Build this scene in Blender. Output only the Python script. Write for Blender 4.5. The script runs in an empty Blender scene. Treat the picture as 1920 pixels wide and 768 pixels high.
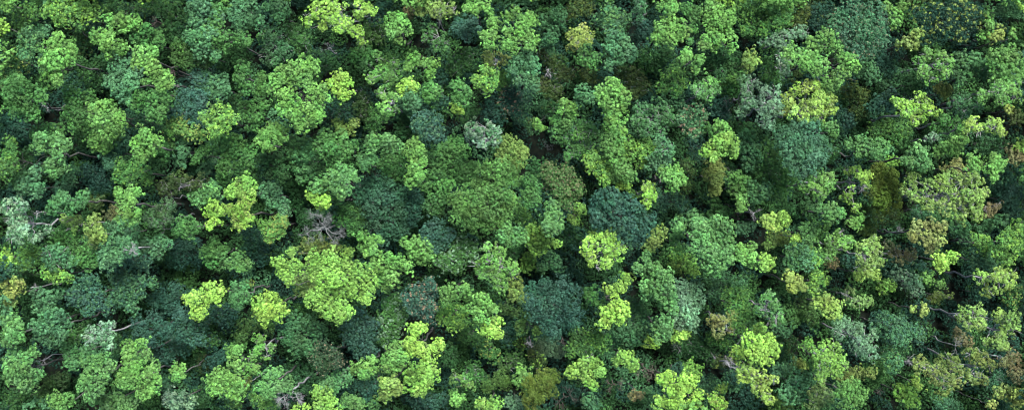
import bpy, math
import numpy as np

# ---------------------------------------------------------------- survey of the forest
# One line per tree: colour letters + crown habit, storey (1 low, 2 middle, 3 emergent), then the
# boughs of its crown as x,y,radius on a survey sheet; '@' gives trees that others are described by.
SURVEY = '''
#0 0
Bs 2 280,40,70 370,60,75 460,60,70 420,20,80 300,90,50 240,60,40
La 2 15,150,34 0,120,30
Ba 2 20,20,45 50,5,35
Gs 1 100,60,70 150,60,60 90,130,50
Ss 2 130,190,60 190,200,40 140,250,60 120,290,40
Ba 3 290,210,50 340,260,60 270,270,60 300,330,75 240,330,50 350,320,50 230,390,50 290,400,50 295,450,35 380,270,35
DYs 1 50,310,60 30,350,50 100,350,50
Ga 3 50,440,50 110,470,60 40,510,50 150,510,60 200,530,50 90,560,70 130,610,60 60,600,50 20,560,60 10,470,50 @the large left edge tree
Ba 3 500,190,40 560,190,55 600,230,50 640,250,45 560,250,45 575,305,25
Ba 2 650,110,50 700,120,55 740,120,35 660,150,40 580,95,40
Ga 2 740,180,60 800,170,55 840,180,45 860,220,40 780,220,45
Ba 3 760,290,50 830,280,40 790,330,50 740,350,40
DGs 1 450,400,60 510,380,50 480,450,60 450,340,40 520,340,40 540,420,40
Sa 3 620,370,60 690,370,60 600,440,60 670,450,70 720,460,50 650,510,55 690,540,35 730,400,45
Ba 3 850,380,50 890,420,50 830,430,40 920,460,40 800,450,25 870,470,40
Ga 3 820,540,60 880,530,50 850,590,65 880,640,45 820,630,45 740,575,45 770,540,40
Ga 2 370,510,55 440,540,55 380,600,60 430,650,60 480,700,50 400,690,50 360,560,40
Ba 3 560,590,60 530,650,60 600,620,50 620,700,60 560,730,50 520,600,40 640,650,45
Ga 2 240,710,50 300,730,50 170,740,50 220,760,40
Tf 2 1070,430,60 1000,530,60 1070,540,70 1030,600,60 1090,620,50 1060,670,50 960,600,40 1110,560,45 @the teal tree upper left
Sa 3 1060,40,60 1120,30,60 1080,110,60 1140,120,60 1050,200,50 1110,200,70 1090,260,60 1160,190,50 1160,290,40 1180,80,50
OGa 2 980,260,40 1000,310,60 1030,350,40 960,320,40 1080,330,45 1120,340,40
Ds 1 880,40,60 950,50,60 820,30,50 980,80,40
Ds 1 640,40,70 570,30,50 720,30,50 600,70,40
Da 1 920,150,50 980,170,50 900,200,40 950,210,45
BYs 2 940,680,50 990,720,50 1060,730,50 1000,660,40 930,730,40 1100,745,35
Ka 1 20,650,60 70,700,60 30,740,50 100,740,40
DOs 1 440,240,60 430,180,60 400,290,50
KSa 1 720,640,45 770,660,50 830,690,45
Ob 2 850,110,45
Ob 2 940,380,55
Ob 2 660,640,45
Wb 2 230,590,40
Ga 1 540,760,40 480,745,35
Da 1 640,300,45 560,330,50
Sa 1 170,150,45 230,160,45
Ga 2 430,150,25
#380 0
Ll 3 620,30,45 560,80,30 570,120,25 600,70,40 680,30,50 740,30,50 690,80,55 650,130,30 720,110,40 760,150,40 800,150,35 850,170,40 860,210,30 800,120,30 870,40,55 920,50,35 860,80,30 750,70,30 @the lime tree at the top
Ba 3 1040,90,35 1090,90,35 1070,140,50 1050,180,40 1080,215,30 1120,120,30 1145,165,25
Sa 2 190,30,60 250,50,60 170,90,50 280,100,50 230,110,40 130,60,20
Sa 2 380,30,50 430,40,50 410,80,35 340,30,30
Ga 3 60,110,50 40,170,60 100,200,45 60,220,40 110,240,30 20,50,50 70,40,40
Ga 2 25,290,35 10,330,25
Ga 3 190,200,40 230,220,40 210,240,40 180,230,30
Da 1 180,310,60 100,330,60 230,300,40
Ga 3 200,370,40 235,380,30 200,430,45 220,480,45
Sa 2 30,430,50 90,440,50 30,490,50 110,490,45 60,520,50 -10,470,40 -10,420,30
Ga 2 325,420,35 300,470,40 330,490,40 300,530,35
Bs 3 60,610,60 110,620,50 30,660,50 90,680,60 150,660,50 60,720,45 -20,640,40
Ga 2 240,590,50 320,580,35 230,640,40 290,640,45 260,690,45
DSl 1 380,200,60 330,180,50 350,300,60 440,280,60 400,330,50
GDl 1 520,200,60 480,160,50 560,230,50 540,270,50
Wb 2 680,260,60
Ba 3 560,340,60 600,370,40 500,380,60 430,390,55 400,440,50 470,430,55 560,440,55 430,510,60 390,480,40 480,560,60 600,500,50 640,520,45 610,590,55 660,480,30 440,600,45 630,640,40 580,660,45 500,640,55 520,690,50 570,590,40 530,600,45 690,545,20 @the tall ragged green crown
La 3 720,430,40 770,420,40 760,470,50 800,460,35 700,460,30 770,520,40 810,520,25 740,500,35 @the lone lime tree
Da 1 640,330,70 700,350,60 620,400,50
GDa 2 850,310,50 910,300,50 880,350,40
OGl 1 920,150,50 970,200,50 900,220,60 980,140,40
GBl 2 970,310,35 1020,330,45 1060,340,30 1000,390,50 950,400,45 1060,400,45 1050,440,40 930,440,30
Bl 3 1000,510,45 1050,540,40 1010,590,45 1040,610,35 980,520,25
La 2 1130,460,40 1160,480,35 1100,490,35
Sa 2 1120,550,60 1170,550,40 1150,600,50
DOl 1 880,590,60 860,520,40 900,640,40
BYa 1 740,680,40 810,700,40 840,680,35 770,720,40
Ba 2 370,710,50 430,730,50 330,740,40
KDs 1 720,600,60 780,610,60 700,560,50
GDs 1 960,650,60 1010,630,40 930,690,45
Da 1 1120,650,60 1100,720,50
Ra 1 1140,60,35 1170,20,25
Ka 1 1000,20,60 960,90,50
Da 1 180,560,50 150,600,40
#760 0
BYl 2 80,30,50 150,20,50 180,60,40 230,30,50 260,60,40
Ba 3 370,20,50 430,20,40 390,55,30 340,40,30 450,50,20
Tf 2 310,130,60 370,120,40 290,160,50 330,190,40 390,150,35
Ba 3 570,80,35 610,50,30 690,70,35 650,100,40 700,110,35 560,160,35 640,160,50 610,200,50 680,200,45 720,210,30 560,240,40 590,270,35 690,250,35 @the vivid branching green crown
Ba 3 470,70,35 480,120,50 440,190,35 480,180,40 460,230,40 490,250,25
Gl 2 130,160,45 180,200,45 210,230,35 170,250,40 110,210,30
Wb 2 180,100,50
Ob 1 70,290,50
Ba 2 40,320,50 150,345,40 130,400,35 100,350,30 10,370,30
Sa 3 680,330,55 630,350,50 720,370,45 620,390,50 690,420,50 720,470,40 640,430,45 590,390,30
Bs 3 440,390,45 480,400,40 420,450,50 470,450,50 440,490,40 390,430,30
Gs 2 540,420,50 530,470,50 580,450,45
Yl 2 460,310,35 500,320,40 540,320,40 460,340,30
Ga 3 290,470,50 260,480,30 320,500,45 280,530,40 330,550,40 340,510,35
La 2 280,600,35 310,615,25
Ga 2 130,490,50 170,510,40 130,540,40 100,500,30
La 2 20,450,35 40,490,30
Sa 2 20,530,40 50,570,45 10,590,30
GDl 1 270,320,50 340,300,45 290,380,50 350,350,40 240,370,30
SDf 2 850,80,60 790,110,60 830,150,50 870,110,40 800,210,45 810,260,35
Yl 2 930,190,40 980,170,40 960,230,45 1010,210,40 930,250,30
Os 1 940,40,60 1000,30,60 900,70,50
Ss 2 1130,50,50 1160,100,50 1090,100,50 1120,140,40
Ga 2 1000,280,45 1040,330,50 980,330,40 1060,310,30
Ba 3 1140,440,30 1160,480,50 1090,510,50 1110,560,50 1160,560,60 1140,610,35 1180,500,50 1210,540,50 1200,590,40 @the bright tree upper middle
Sa 2 980,520,50 1020,540,40 960,560,40
Ba 2 880,560,30 920,590,35 860,610,30 930,625,25
Ga 2 840,670,45 890,680,45 850,720,45 910,650,30
Gl 2 980,700,45 1030,720,45 960,750,40
Ts 3 100,650,60 160,670,60 90,710,60 160,730,60 70,690,40 @the blue-green speckled tree
Wl 3 380,720,50 440,700,50 490,730,50 430,760,60 350,750,35 500,770,40 440,800,30 400,790,30 @the silvery white tree
Kf 2 470,580,50 460,620,45 520,640,50
KPs 2 570,520,50 610,540,50 560,590,50 600,610,45
Ba 1 730,680,35 760,700,25
Ks 1 650,560,60 680,520,40 640,640,50
Ol 1 820,330,60 780,290,50 860,400,50
Ol 1 900,400,50 820,500,60 760,470,50
Os 1 1040,430,60 1000,400,40
GDa 1 330,650,50 370,610,50
Ka 1 200,560,50 180,430,50
Wb 2 790,390,50
DOs 1 700,690,50 820,580,50
#1140 0
Ss 2 60,110,50 90,100,40 30,130,40
Sl 2 180,30,40 190,80,35 150,60,20
Ba 3 340,30,45 380,20,40 300,20,30 350,110,55 320,150,55 400,150,55 290,190,50 350,200,55 420,170,50 380,210,40 270,200,30
Ga 3 440,40,40 490,50,40 470,90,45 500,60,30 480,150,30 470,215,25
Ba 3 580,30,45 630,20,40 560,80,45 620,80,50 680,100,40 660,140,50 590,160,50 620,120,40 560,190,40 540,245,35 620,210,40 690,200,40 710,250,35 600,250,30 700,60,20
Gs 2 760,50,60 820,30,60 880,60,60 950,40,60 1000,80,50 800,130,60 870,150,55 960,120,50 1010,30,40 770,170,40 900,20,50 @the wide green tree near top
Os 1 1080,60,60 1060,130,50
Ka 1 1160,60,50 1150,130,40
SWl 2 1060,170,50 990,190,50 940,220,45 1100,180,40 1000,240,40 890,220,40
GYa 2 790,310,45 820,340,40 790,360,40 760,340,30
Df 2 620,300,60 690,310,60 640,370,60 700,370,40 570,330,50 620,420,40
Ba 3 450,290,40 430,320,35 510,330,35 500,370,35
Gs 2 350,430,60 320,470,50 390,480,50 420,450,40 370,500,40 390,370,45 380,410,40
BSl 3 580,450,45 530,480,50 590,500,40 560,530,35 500,500,40
Da 1 210,300,60 270,340,60 300,300,50 350,280,40
Sa 2 40,200,55 80,230,50 30,270,55 120,270,50 60,320,50 20,350,40 140,300,40
Ol 1 140,420,60 80,400,50 180,480,60 130,500,50
GSl 2 200,600,50 280,580,50 180,650,45 300,640,50 240,680,50 330,610,40 210,720,50 300,720,50 350,660,40
Ba 2 30,700,55 60,650,50 20,640,45 80,740,45
SPs 2 440,610,45 500,620,50 470,670,55 530,650,45 420,660,40 480,720,50 @the pink-flecked tree
Kl 1 600,590,50 650,620,50 660,570,40
Ba 2 620,690,35 660,710,40 680,740,35
Ga 1 600,730,50 560,700,40
SWl 2 790,450,50 780,500,45 820,460,40 770,540,40 760,600,45 800,570,40
SWl 3 900,510,50 940,540,50 870,560,45 920,600,55 960,580,45 870,630,40 900,680,50 940,500,40
GDs 1 900,350,50 940,400,50 880,420,40 960,440,40
Wl 2 980,340,45 990,400,40 960,300,30
LYl 3 1020,550,45 1010,600,40 1060,620,45 1110,590,50 1160,590,50 1140,640,45 1090,650,35 1060,490,35 1110,480,45 1160,470,40 1180,530,40 1220,580,50 1250,550,40 1270,600,35 1190,640,40 @the yellowish open crown upper right
Da 1 750,720,60 800,710,50 840,740,50
Ba 1 640,450,40 680,430,40
DGa 1 720,430,50 690,490,50
Ka 1 200,160,60 160,200,40
Oa 1 1050,400,50
#1520 0
TSPf 3 200,100,70 270,60,80 350,60,80 410,110,60 240,160,80 320,150,90 400,180,70 270,240,70 350,250,70 200,200,50 150,120,50 430,220,40 290,290,40 @the great round teal tree
Ba 2 440,20,35 520,30,40 490,60,35 480,110,40 470,140,25
KOs 1 80,60,60 50,100,60 100,30,60 30,40,50
Ba 3 100,210,60 40,240,60 150,250,50 20,300,60 60,350,60 220,310,50 250,350,40 200,390,55 150,440,60 110,480,50 40,390,40 -70,290,60 -120,290,40 -20,350,50 @the ring-shaped green crown
GYa 2 600,190,40 560,230,45 610,240,30 520,240,25
Bl 3 670,290,40 640,340,40 740,310,40 780,350,40 650,395,40 710,420,40 760,400,35 720,360,30 800,330,25
GDa 1 620,310,50 600,280,40
KYs 2 700,60,60 760,50,60 820,30,60 880,60,60 750,110,60 830,130,60 900,120,50 650,100,50 620,60,50 780,160,50 940,60,50 860,190,50 720,160,45 650,150,40 680,200,45 @the broad khaki-flecked tree
Ba 2 1000,70,25 1010,120,30 990,150,30 970,190,30
Ya 2 1050,190,40 1070,170,35 1020,190,25
Ba 2 1130,180,28 1145,195,20
SDa 1 1100,40,50 1150,30,50 1060,60,40
SGa 2 870,330,55 930,330,55 850,380,50 920,390,60 960,370,50 880,430,45 980,410,40
GBa 3 1060,310,60 1110,300,60 1150,340,60 1040,360,50 1080,380,50 1130,440,60 1060,430,50 1180,390,50
Bl 3 1050,490,50 1110,490,50 1160,460,50 1080,540,50 980,520,40 1150,530,40
SDa 2 310,380,60 360,360,40 350,420,50
Ka 1 420,320,50 450,380,50 400,350,50
GKa 1 500,400,40 480,440,50 430,460,40
Df 2 570,430,60 630,440,60 600,490,50 540,470,40
OYa 1 720,480,40 770,490,35 750,520,35
Ll 3 500,560,35 560,570,45 550,610,45 610,600,45 640,530,35 660,580,40 680,610,35 620,650,40 590,660,30 @the lime open crown upper right
Ta 1 400,560,50 450,530,50 370,590,50 430,590,40
SDl 2 840,560,55 900,550,50 870,610,50 930,590,40
Gl 2 760,660,40 820,690,50 740,700,40
LYl 3 920,680,40 960,720,45 1010,690,40 1060,690,40 900,720,30 1070,730,30
Ya 1 1110,600,30
Oa 1 1150,650,50
Gs 1 440,700,60 520,710,60 380,720,50 480,750,50
Os 1 280,600,60 240,500,60 300,520,50
Ka 1 180,620,60 230,660,50
Ga 2 120,700,45 140,740,35 80,700,30
#0 250
BSa 3 170,30,45 220,20,40 200,70,45 290,40,50 330,60,45 310,110,45 260,160,40 310,180,40 240,190,35 280,220,35
Gs 2 20,40,40 40,110,50 30,180,60 70,160,40 10,230,40
Sa 2 180,220,50 80,290,45 140,290,55 200,300,45 60,330,25 190,340,35
Da 1 120,120,50 400,40,50 140,170,40
GBa 2 510,50,50 560,70,45 480,40,40 600,20,50
TSa 2 620,80,60 570,130,50 650,60,50 600,170,40 680,40,40
Kf 1 480,210,60 540,250,60 450,240,50 560,290,50 500,300,50
Ba 3 770,-10,40 800,20,50 760,50,50 830,40,50 750,100,40 800,100,45 870,40,35 770,140,35 @the smooth green dome left
Ga 2 900,90,45 930,70,35 890,140,30
Gs 2 650,180,45 640,240,45 700,200,45 740,230,50 780,210,45 800,250,40 690,260,35 730,170,30
Sa 2 1000,60,40 1010,110,45 1000,170,35
Ga 2 1090,110,40 1130,90,40 1070,150,30
Sa 1 1140,200,50 1160,60,40 1170,150,40
Ol 2 960,250,50 1000,290,50 930,300,50 1080,260,50 1040,280,40 880,300,40
OSl 2 830,470,55 890,440,50 930,400,45 870,490,40 920,470,40
Ga 3 1000,490,40 1050,500,45 1020,550,50 1080,530,35 980,540,35
BSa 2 1080,360,50 1130,350,45 1160,310,45
GSa 3 310,370,50 350,350,40 300,410,50 380,400,50 440,340,40 420,380,45 260,430,25
Ba 3 640,330,35 700,330,45 740,320,30 670,380,50 720,380,40 680,440,50 740,440,40 700,480,40 @the upright green crown left
ORa 2 610,430,40 580,460,35
Sa 2 640,510,50 700,520,55 590,510,40 740,560,30 600,580,50 660,590,50 720,590,40
GYa 3 500,480,40 500,540,60 540,570,45 470,570,45 510,600,40
YBl 2 370,480,35 420,480,35 390,530,30 330,480,30
Wl 3 20,410,50 70,390,45 110,410,40 30,470,50 80,490,50 50,540,50 120,540,45 60,590,40 20,580,40 150,580,30 @the whitish left edge tree
Wl 2 240,540,30 215,560,25
KDa 1 190,490,50 230,500,40
Ga 2 320,550,50 380,560,50 300,590,40 420,640,60 380,660,55 470,650,50 440,700,55 480,720,50
BSs 2 120,640,50 170,670,45 130,710,50 90,700,40
La 2 20,680,40 50,700,30 20,720,25
Sl 2 250,670,50 320,660,50 280,720,50 350,710,50
Sa 3 560,660,50 620,650,60 590,710,50 680,620,50 650,690,45 700,650,40 560,710,40
Ts 2 700,700,60 760,720,55 640,730,50
Sa 2 840,600,40 890,610,50 790,620,45 860,650,50
Kf 1 960,640,60 1040,630,60 1000,700,60 1080,700,60 930,710,50 1070,600,40
Wb 2 920,350,55
Wb 1 900,530,50
Wb 2 190,440,40
Wb 3 720,650,45
KSa 1 370,260,50 330,300,50 380,200,40
Oa 1 500,370,45 540,380,40
#380 250
Ga 2 100,60,60 160,40,60 60,40,50 130,120,60 170,170,60 110,190,50 250,100,50 250,160,50 190,110,40 240,220,50 80,240,50
Ba 3 330,20,50 390,20,50 350,60,45 420,40,30 300,40,30
Da 2 330,150,50 390,140,50 360,210,50 420,190,50 440,240,40
SGa 2 480,40,45 540,60,60 500,110,50 560,120,60 530,180,60 590,190,50 620,210,50 540,240,50 640,150,40
Ga 3 650,20,50 700,30,50 760,30,50 800,80,45 720,80,50 770,100,50 650,70,50 690,130,50 740,130,40 640,100,30 820,50,30 @the lobed dark green dome
BSa 3 770,200,50 820,230,40 710,240,50 760,260,50 740,300,45 790,310,40 680,270,40 620,290,45 650,300,35 760,340,35 840,250,25
La 3 580,345,25 630,350,45 670,370,45 640,395,30 680,400,25 610,370,20 @the small lime tree mid left
Ga 2 740,380,30 720,340,30
LBa 3 210,270,50 160,310,50 250,290,45 130,330,35 270,330,30 200,340,40
LYs 3 140,420,45 200,430,60 240,390,40 180,470,45 250,470,40 200,510,40 @the yellow-lime tree left
La 3 50,400,40 30,440,45 90,430,40 60,480,35 40,510,30
Sa 2 340,310,50 400,310,45 380,380,50 430,390,45 440,430,40
Da 1 470,290,50 510,340,50 500,400,50 540,330,40 520,440,40
GSa 2 30,300,50 50,350,50 60,310,40
BYs 2 340,500,45 400,500,50 430,480,40 370,540,45 420,540,40 360,590,30 450,500,30
Ka 1 250,560,50 290,590,60 250,640,50 320,650,60 300,700,50
Wb 3 600,450,60 660,470,60 560,560,60 640,540,70 740,560,50 700,600,50 @the big leafless grey tree
OYa 1 560,630,50 640,620,50 720,640,45
DTf 2 960,270,60 900,300,60 1020,290,60 860,350,50 950,350,60 1030,360,60 1100,340,50 1160,380,50 920,430,60 1000,440,60 1090,430,60 1150,470,50 950,510,60 1030,530,60 1080,560,50 1120,510,50 990,590,50 @the broad dark dense crown
GDs 2 800,430,50 850,460,50 760,440,40 810,510,50 850,520,40 760,490,40
Ba 3 880,570,35 930,590,35 970,590,30 880,630,40 940,640,40 900,670,25
Ba 3 960,720,50 1020,700,50 1080,720,50 1120,750,40 1010,750,60 920,740,30 980,800,50 1050,800,50 1000,850,40
Ga 2 40,600,40 80,660,50 20,660,50 60,710,50 110,640,30 30,720,40
SBa 2 180,690,45 220,720,45 150,730,40 200,750,40
SBa 3 940,30,50 980,40,40 920,70,40 1020,30,40 1040,60,45 1080,60,30
GSf 3 890,150,45 930,140,40 900,180,30
Gf 2 1040,130,60 1100,140,50 1030,190,50 1070,220,50 990,170,40
LBa 1 780,670,45 820,660,30
Da 1 660,440,40 560,480,40
#760 250
Ba 3 40,60,50 80,90,40 40,130,50 90,150,40 50,200,50 30,260,50 80,230,40 10,100,40
Ga 2 200,90,60 270,60,60 160,130,60 250,130,70 310,100,50 200,190,60 270,220,60 150,240,60 330,210,60 380,190,40 110,280,50 190,280,60 240,290,40
GBOf 3 450,200,60 520,190,60 580,210,60 430,270,60 540,260,60 610,260,50 340,350,70 280,370,60 420,360,70 490,340,60 300,440,70 380,430,70 460,430,70 530,400,60 560,350,50 360,490,60 430,500,50 560,450,50 500,490,50 @the huge central green dome
DGa 2 150,380,50 190,370,50 170,420,50 130,410,40
Kf 2 40,410,60 30,470,50 50,350,50
GYf 2 560,60,60 620,90,60 550,120,50 620,150,50 650,110,40 600,180,45
Ba 3 580,350,35 610,380,35 575,385,25
Gf 3 690,270,50 710,310,55 680,340,45 720,360,45 690,390,35
GOPf 3 800,180,45 830,240,60 900,220,60 850,310,60 930,280,60 960,310,45 890,360,55 940,350,45 800,290,45 780,240,40 900,400,35 @the brownish round tree
BSa 3 820,400,45 800,450,45 840,460,45 790,510,40 850,510,40 820,530,40
BSa 3 570,540,45 620,550,45 540,570,40 600,590,50 650,580,35 580,610,30
GLa 2 700,540,50 750,570,55 700,600,50 780,610,50 740,640,50 840,610,30
GLa 2 970,420,40 930,470,35 950,490,25
Tf 2 150,520,60 200,540,60 130,570,60 190,600,60 240,570,45 160,640,40 110,540,40 @the teal dome in the middle
Ba 3 60,610,45 100,640,50 40,660,50 90,690,50 130,690,35 10,610,40
GWs 2 260,640,50 340,620,50 300,690,60 230,710,50 360,680,50 190,730,40 380,640,40 280,740,50 @the cream-flecked tree
Bl 3 520,660,45 460,710,50 390,735,50 540,740,50 590,750,50 450,630,30 430,780,40 500,790,50 580,780,50 520,850,45
Da 1 620,650,50 590,690,40
GLa 1 680,740,45 690,700,50
Gs 1 640,430,40 680,470,40 640,480,40
BLs 2 1030,160,50 1060,120,50 1080,210,50 1110,170,50 1120,240,50
Gl 2 980,40,50 940,90,50 890,20,50 1020,80,40 900,130,30
BGa 2 1120,50,60 1170,20,50 1170,80,50
Ll 3 1020,620,50 1060,590,50 1000,670,40 1040,700,45 1060,740,30 1100,610,50 1150,620,50 1160,680,50 1140,560,40 1120,720,40 1190,640,50 @the pale lime tree with branches
Da 1 920,550,50 960,590,40 880,590,40
SDa 1 800,700,50 840,730,50 760,740,40
Da 1 720,180,60 710,220,50
Wb 1 790,60,60
#1140 250
LBa 3 640,30,45 670,20,40 600,80,55 560,100,35 650,80,50 700,70,40 710,110,30 590,130,30
YOh 2 600,180,50 570,220,45 640,200,40 610,250,50 610,310,45
Ba 3 360,200,45 400,220,40 330,240,40 380,260,50 420,260,35 370,300,35 310,200,30
OGs 1 440,170,35 460,210,40 450,270,45 440,310,30
Sa 2 280,160,60 240,180,50 330,150,40
BLs 2 230,60,50 190,110,60 130,70,60 260,90,50 90,90,60 200,170,40
GBa 2 40,40,50 20,100,50 60,150,60 90,210,60 40,230,50 120,240,50
Sl 2 300,50,50 330,90,45 290,100,40
KTa 3 30,340,50 90,370,50 140,400,50 40,430,60 110,450,60 180,450,50 220,490,50 60,510,60 140,520,60 200,540,50 110,570,50 170,590,50 -40,350,50 -70,400,50 -30,450,60 -20,510,60 250,470,35 -60,470,50 0,390,50 @the lumpy dark teal tree
La 2 90,280,35 65,290,25 115,290,25
Ll 3 210,300,30 250,300,30 230,340,40 260,350,25 220,385,30
BOa 1 160,340,30 140,330,30
BSa 3 480,460,45 430,510,45 500,500,50 560,510,50 620,490,50 670,520,50 520,570,60 600,570,60 670,580,50 490,630,55 560,640,60 640,640,60 570,710,60 640,700,60 680,640,40 600,750,60 690,700,30 @the big pale green crown
BSa 2 370,590,35 400,640,45 390,560,35
LGa 1 400,680,60 450,720,60 380,740,50 480,760,50
GYa 1 290,550,45 260,600,45 240,630,40
GBa 2 720,250,50 770,260,40 720,310,50 760,320,45 740,360,35
Ba 2 740,410,35 750,395,25
DSa 2 770,60,60 820,100,60 800,170,50 780,10,50
Ga 2 890,80,60 920,130,60 870,160,50 930,200,60 990,240,60 1010,290,60 950,300,60 960,360,50 880,230,50 1040,250,40
GSa 2 820,310,50 860,320,50 830,360,40
Wb 2 820,440,50
Sa 1 740,530,45 790,520,40
YLa 3 880,490,40 930,470,40 980,470,40 910,520,35 960,510,35 1000,500,30 @the straw-yellow tree
TSf 3 1010,50,60 1080,30,60 1150,40,60 1030,120,60 1100,110,70 1160,130,60 1060,180,60 1130,190,50 1200,60,60 1230,100,50 1190,150,50 1000,0,50 1060,-30,60 1140,-40,60 1090,220,40 @the round teal tree right
Ba 3 740,640,40 800,630,30 750,680,45 800,680,50 810,720,35
BLa 3 880,700,40 900,720,40 860,740,30
GYa 1 960,580,50 1000,590,45 890,610,40 920,590,40
La 2 1040,580,25 1060,580,25
SBa 2 1100,530,40 1150,540,40 1130,580,45
SGs 2 1040,670,50 1100,660,50 1050,720,50 1120,720,50 1150,680,45
Da 1 1070,430,50 1130,440,50 1100,390,40
DGa 1 610,400,45 650,430,45 600,440,40
GSa 1 380,510,40 400,470,30
Ob 1 740,470,60
Ks 1 330,380,60 390,360,60 420,400,50
Ks 1 480,60,60 500,120,50
DSl 1 690,220,50 680,280,40
#1520 250
Bl 3 50,240,50 110,250,45 20,310,50 60,330,50 -20,300,40 100,290,35
BSa 3 240,60,35 290,40,45 330,80,50 400,60,50 430,90,45 380,110,40 280,100,35
BSa 3 590,90,45 640,110,45 570,140,50 620,160,50 670,170,40 540,150,30
Ba 2 820,40,50 770,70,45 830,90,45 730,100,40 860,30,30
Ll 2 230,200,30 270,210,40 310,240,40 320,280,35 220,350,35 240,310,25 260,410,25
Zh 2 420,210,60 470,230,50 420,290,60 470,310,60 400,360,60 460,370,60 430,410,50 370,330,50 500,400,40 @the mossy olive feathery tree
DZh 1 330,520,60 330,430,60
SBa 3 60,410,35 120,420,45 160,450,40 100,450,45 180,430,30
Ba 2 240,490,35 290,470,30 260,515,30
GBs 2 30,520,45 80,510,35 20,570,40 60,550,40
Bl 2 170,550,30 120,600,45 190,610,45 220,590,30 150,640,35 110,680,40
YBl 3 370,590,35 310,620,45 380,640,45 320,690,50 400,700,45 350,740,40 300,735,40
ORl 2 470,640,50 500,680,45 560,670,40 590,690,30
YRa 3 620,520,45 680,500,40 730,520,40 600,570,40 660,580,50 730,590,45 710,630,40 690,650,25 @the tan-yellow tree
La 2 720,700,45 770,700,45 800,680,35 740,740,40
YBl 3 590,310,50 620,350,40 600,240,35 680,290,45 750,280,50 800,240,45 860,270,60 900,250,40 940,260,40 830,330,60 900,330,60 960,330,50 1000,330,30 700,390,50 780,390,55 860,400,60 930,400,50 880,460,45 950,450,40 @the large khaki branching tree
Rl 2 1030,420,40 990,430,30 1050,400,25
Ba 3 930,140,40 960,150,50 920,180,40 1040,140,40 1070,160,45 1030,190,45 1030,240,30
YRa 1 830,160,40 860,200,35 800,190,35 760,190,25
Ra 2 1150,100,50 1140,130,45 1180,140,40
La 2 1160,75,35 1175,60,30
TKh 1 1090,310,60 1150,320,60 1110,390,60 1160,420,50
DSs 1 960,50,60 1020,60,60 1070,40,50
Ka 1 1120,230,60 1170,210,50
GDa 1 510,40,60 560,30,50
GLa 1 460,160,40 420,150,30
Sl 1 600,440,45 640,430,40
GSa 1 720,440,60 790,460,60
Bs 3 1090,590,50 1140,560,50 1160,620,50 1100,660,50 1170,520,45 1150,700,50
Bs 2 950,580,45 980,620,50 1000,640,40
Sa 2 940,700,50 1000,690,50 1030,730,45
SDa 1 840,520,60 880,580,50
SDa 1 1050,500,60 990,520,50
Bs 2 20,700,50 20,650,40
Ra 1 120,720,35 140,710,25
Ka 1 230,700,50 260,730,40
Wl 2 680,15,35 700,25,25
DGs 1 140,100,50 110,110,40
ODs 1 420,470,60 470,460,50
Ka 1 570,720,60 620,740,50
Wb 2 290,300,50
Wb 2 510,540,40
#0 508
YOs 2 70,90,50 40,130,50 30,180,40 80,60,40 20,60,40 @the tan left edge tree
Sa 2 200,130,50 260,140,50 300,130,40 180,210,50 240,190,45
Sa 3 290,250,60 230,270,50 200,310,50 270,320,50 210,360,50 310,300,50 250,390,50 330,350,40
SBa 3 30,290,50 70,310,50 40,360,50 100,360,45 20,400,40
TSs 2 420,90,60 480,70,60 380,140,50 440,160,60 500,180,60 460,220,50 520,130,50 560,200,50 600,170,50
STs 2 620,40,60 690,60,60 650,130,60 720,120,60 760,60,50 700,190,55 810,70,40
Bs 2 250,20,50 300,30,50 350,30,40
Wl 3 500,340,45 560,320,45 600,310,35 570,380,45 530,370,40 590,420,30 490,380,30 @the cream-white tree lower left
Ba 3 700,430,50 770,400,35 720,470,50 790,470,40 760,510,40 690,490,30
SBa 3 480,530,50 540,500,50 580,530,45 500,590,60 540,620,50 420,640,50 460,690,50 580,580,30 520,660,50
Ba 3 670,570,50 720,560,50 700,620,60 650,620,50 820,560,50 800,590,40 810,660,50 770,680,45 840,620,40
SBa 2 500,710,50 570,740,60 640,730,60 700,740,60
SBa 3 40,480,50 110,490,50 170,450,40 60,540,60 130,540,60 30,590,50 100,610,60 170,590,45 120,650,40 @the big lower left tree
DOa 1 230,680,50 300,620,60 250,640,60
BGa 2 290,710,50 340,720,50 310,750,40
Ds 1 60,700,60 110,710,50 60,750,50
GSa 2 370,450,50 420,480,50 450,460,50 390,510,45
Gl 1 380,380,60 440,340,50
KTf 2 760,310,60 820,280,60 840,380,60 780,370,60
KTf 1 930,200,60 850,160,60 950,110,60 1040,160,60
KTf 2 1040,320,60 1000,250,60 1070,380,60 900,330,60 980,350,50 @the dark teal mass lower left
KTf 1 960,400,60 1000,430,60 920,470,60 860,460,50
La 3 1130,90,35 1170,110,50 1020,160,40 1080,150,45 1130,160,45 1090,230,50 1060,250,30 1200,110,40 1190,160,35 @the lime tree lower left
Ba 3 950,550,30 990,540,30 980,580,30 1000,580,25
WKs 2 920,710,50 1000,720,50 960,740,50 1040,740,40
GSs 1 1140,380,45 1170,400,40
Oa 1 1110,530,50 1150,520,50
Da 1 630,440,50 640,380,40
KSa 1 880,600,60 900,640,45
Da 1 100,20,50 140,50,45
Ka 1 1150,250,50 1120,300,50
Wb 2 150,100,40
Wb 2 220,500,45
Da 1 1140,650,50 1120,720,50
#380 508
SGa 3 170,100,45 220,90,40 160,150,45 210,150,50 190,190,35
La 3 300,190,45 350,150,45 390,140,30 290,240,40 350,220,55 410,200,40 440,230,30 340,265,40 390,260,35
Ka 1 80,220,50 140,230,50 110,270,50
KGs 1 150,310,50 110,320,40
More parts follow.
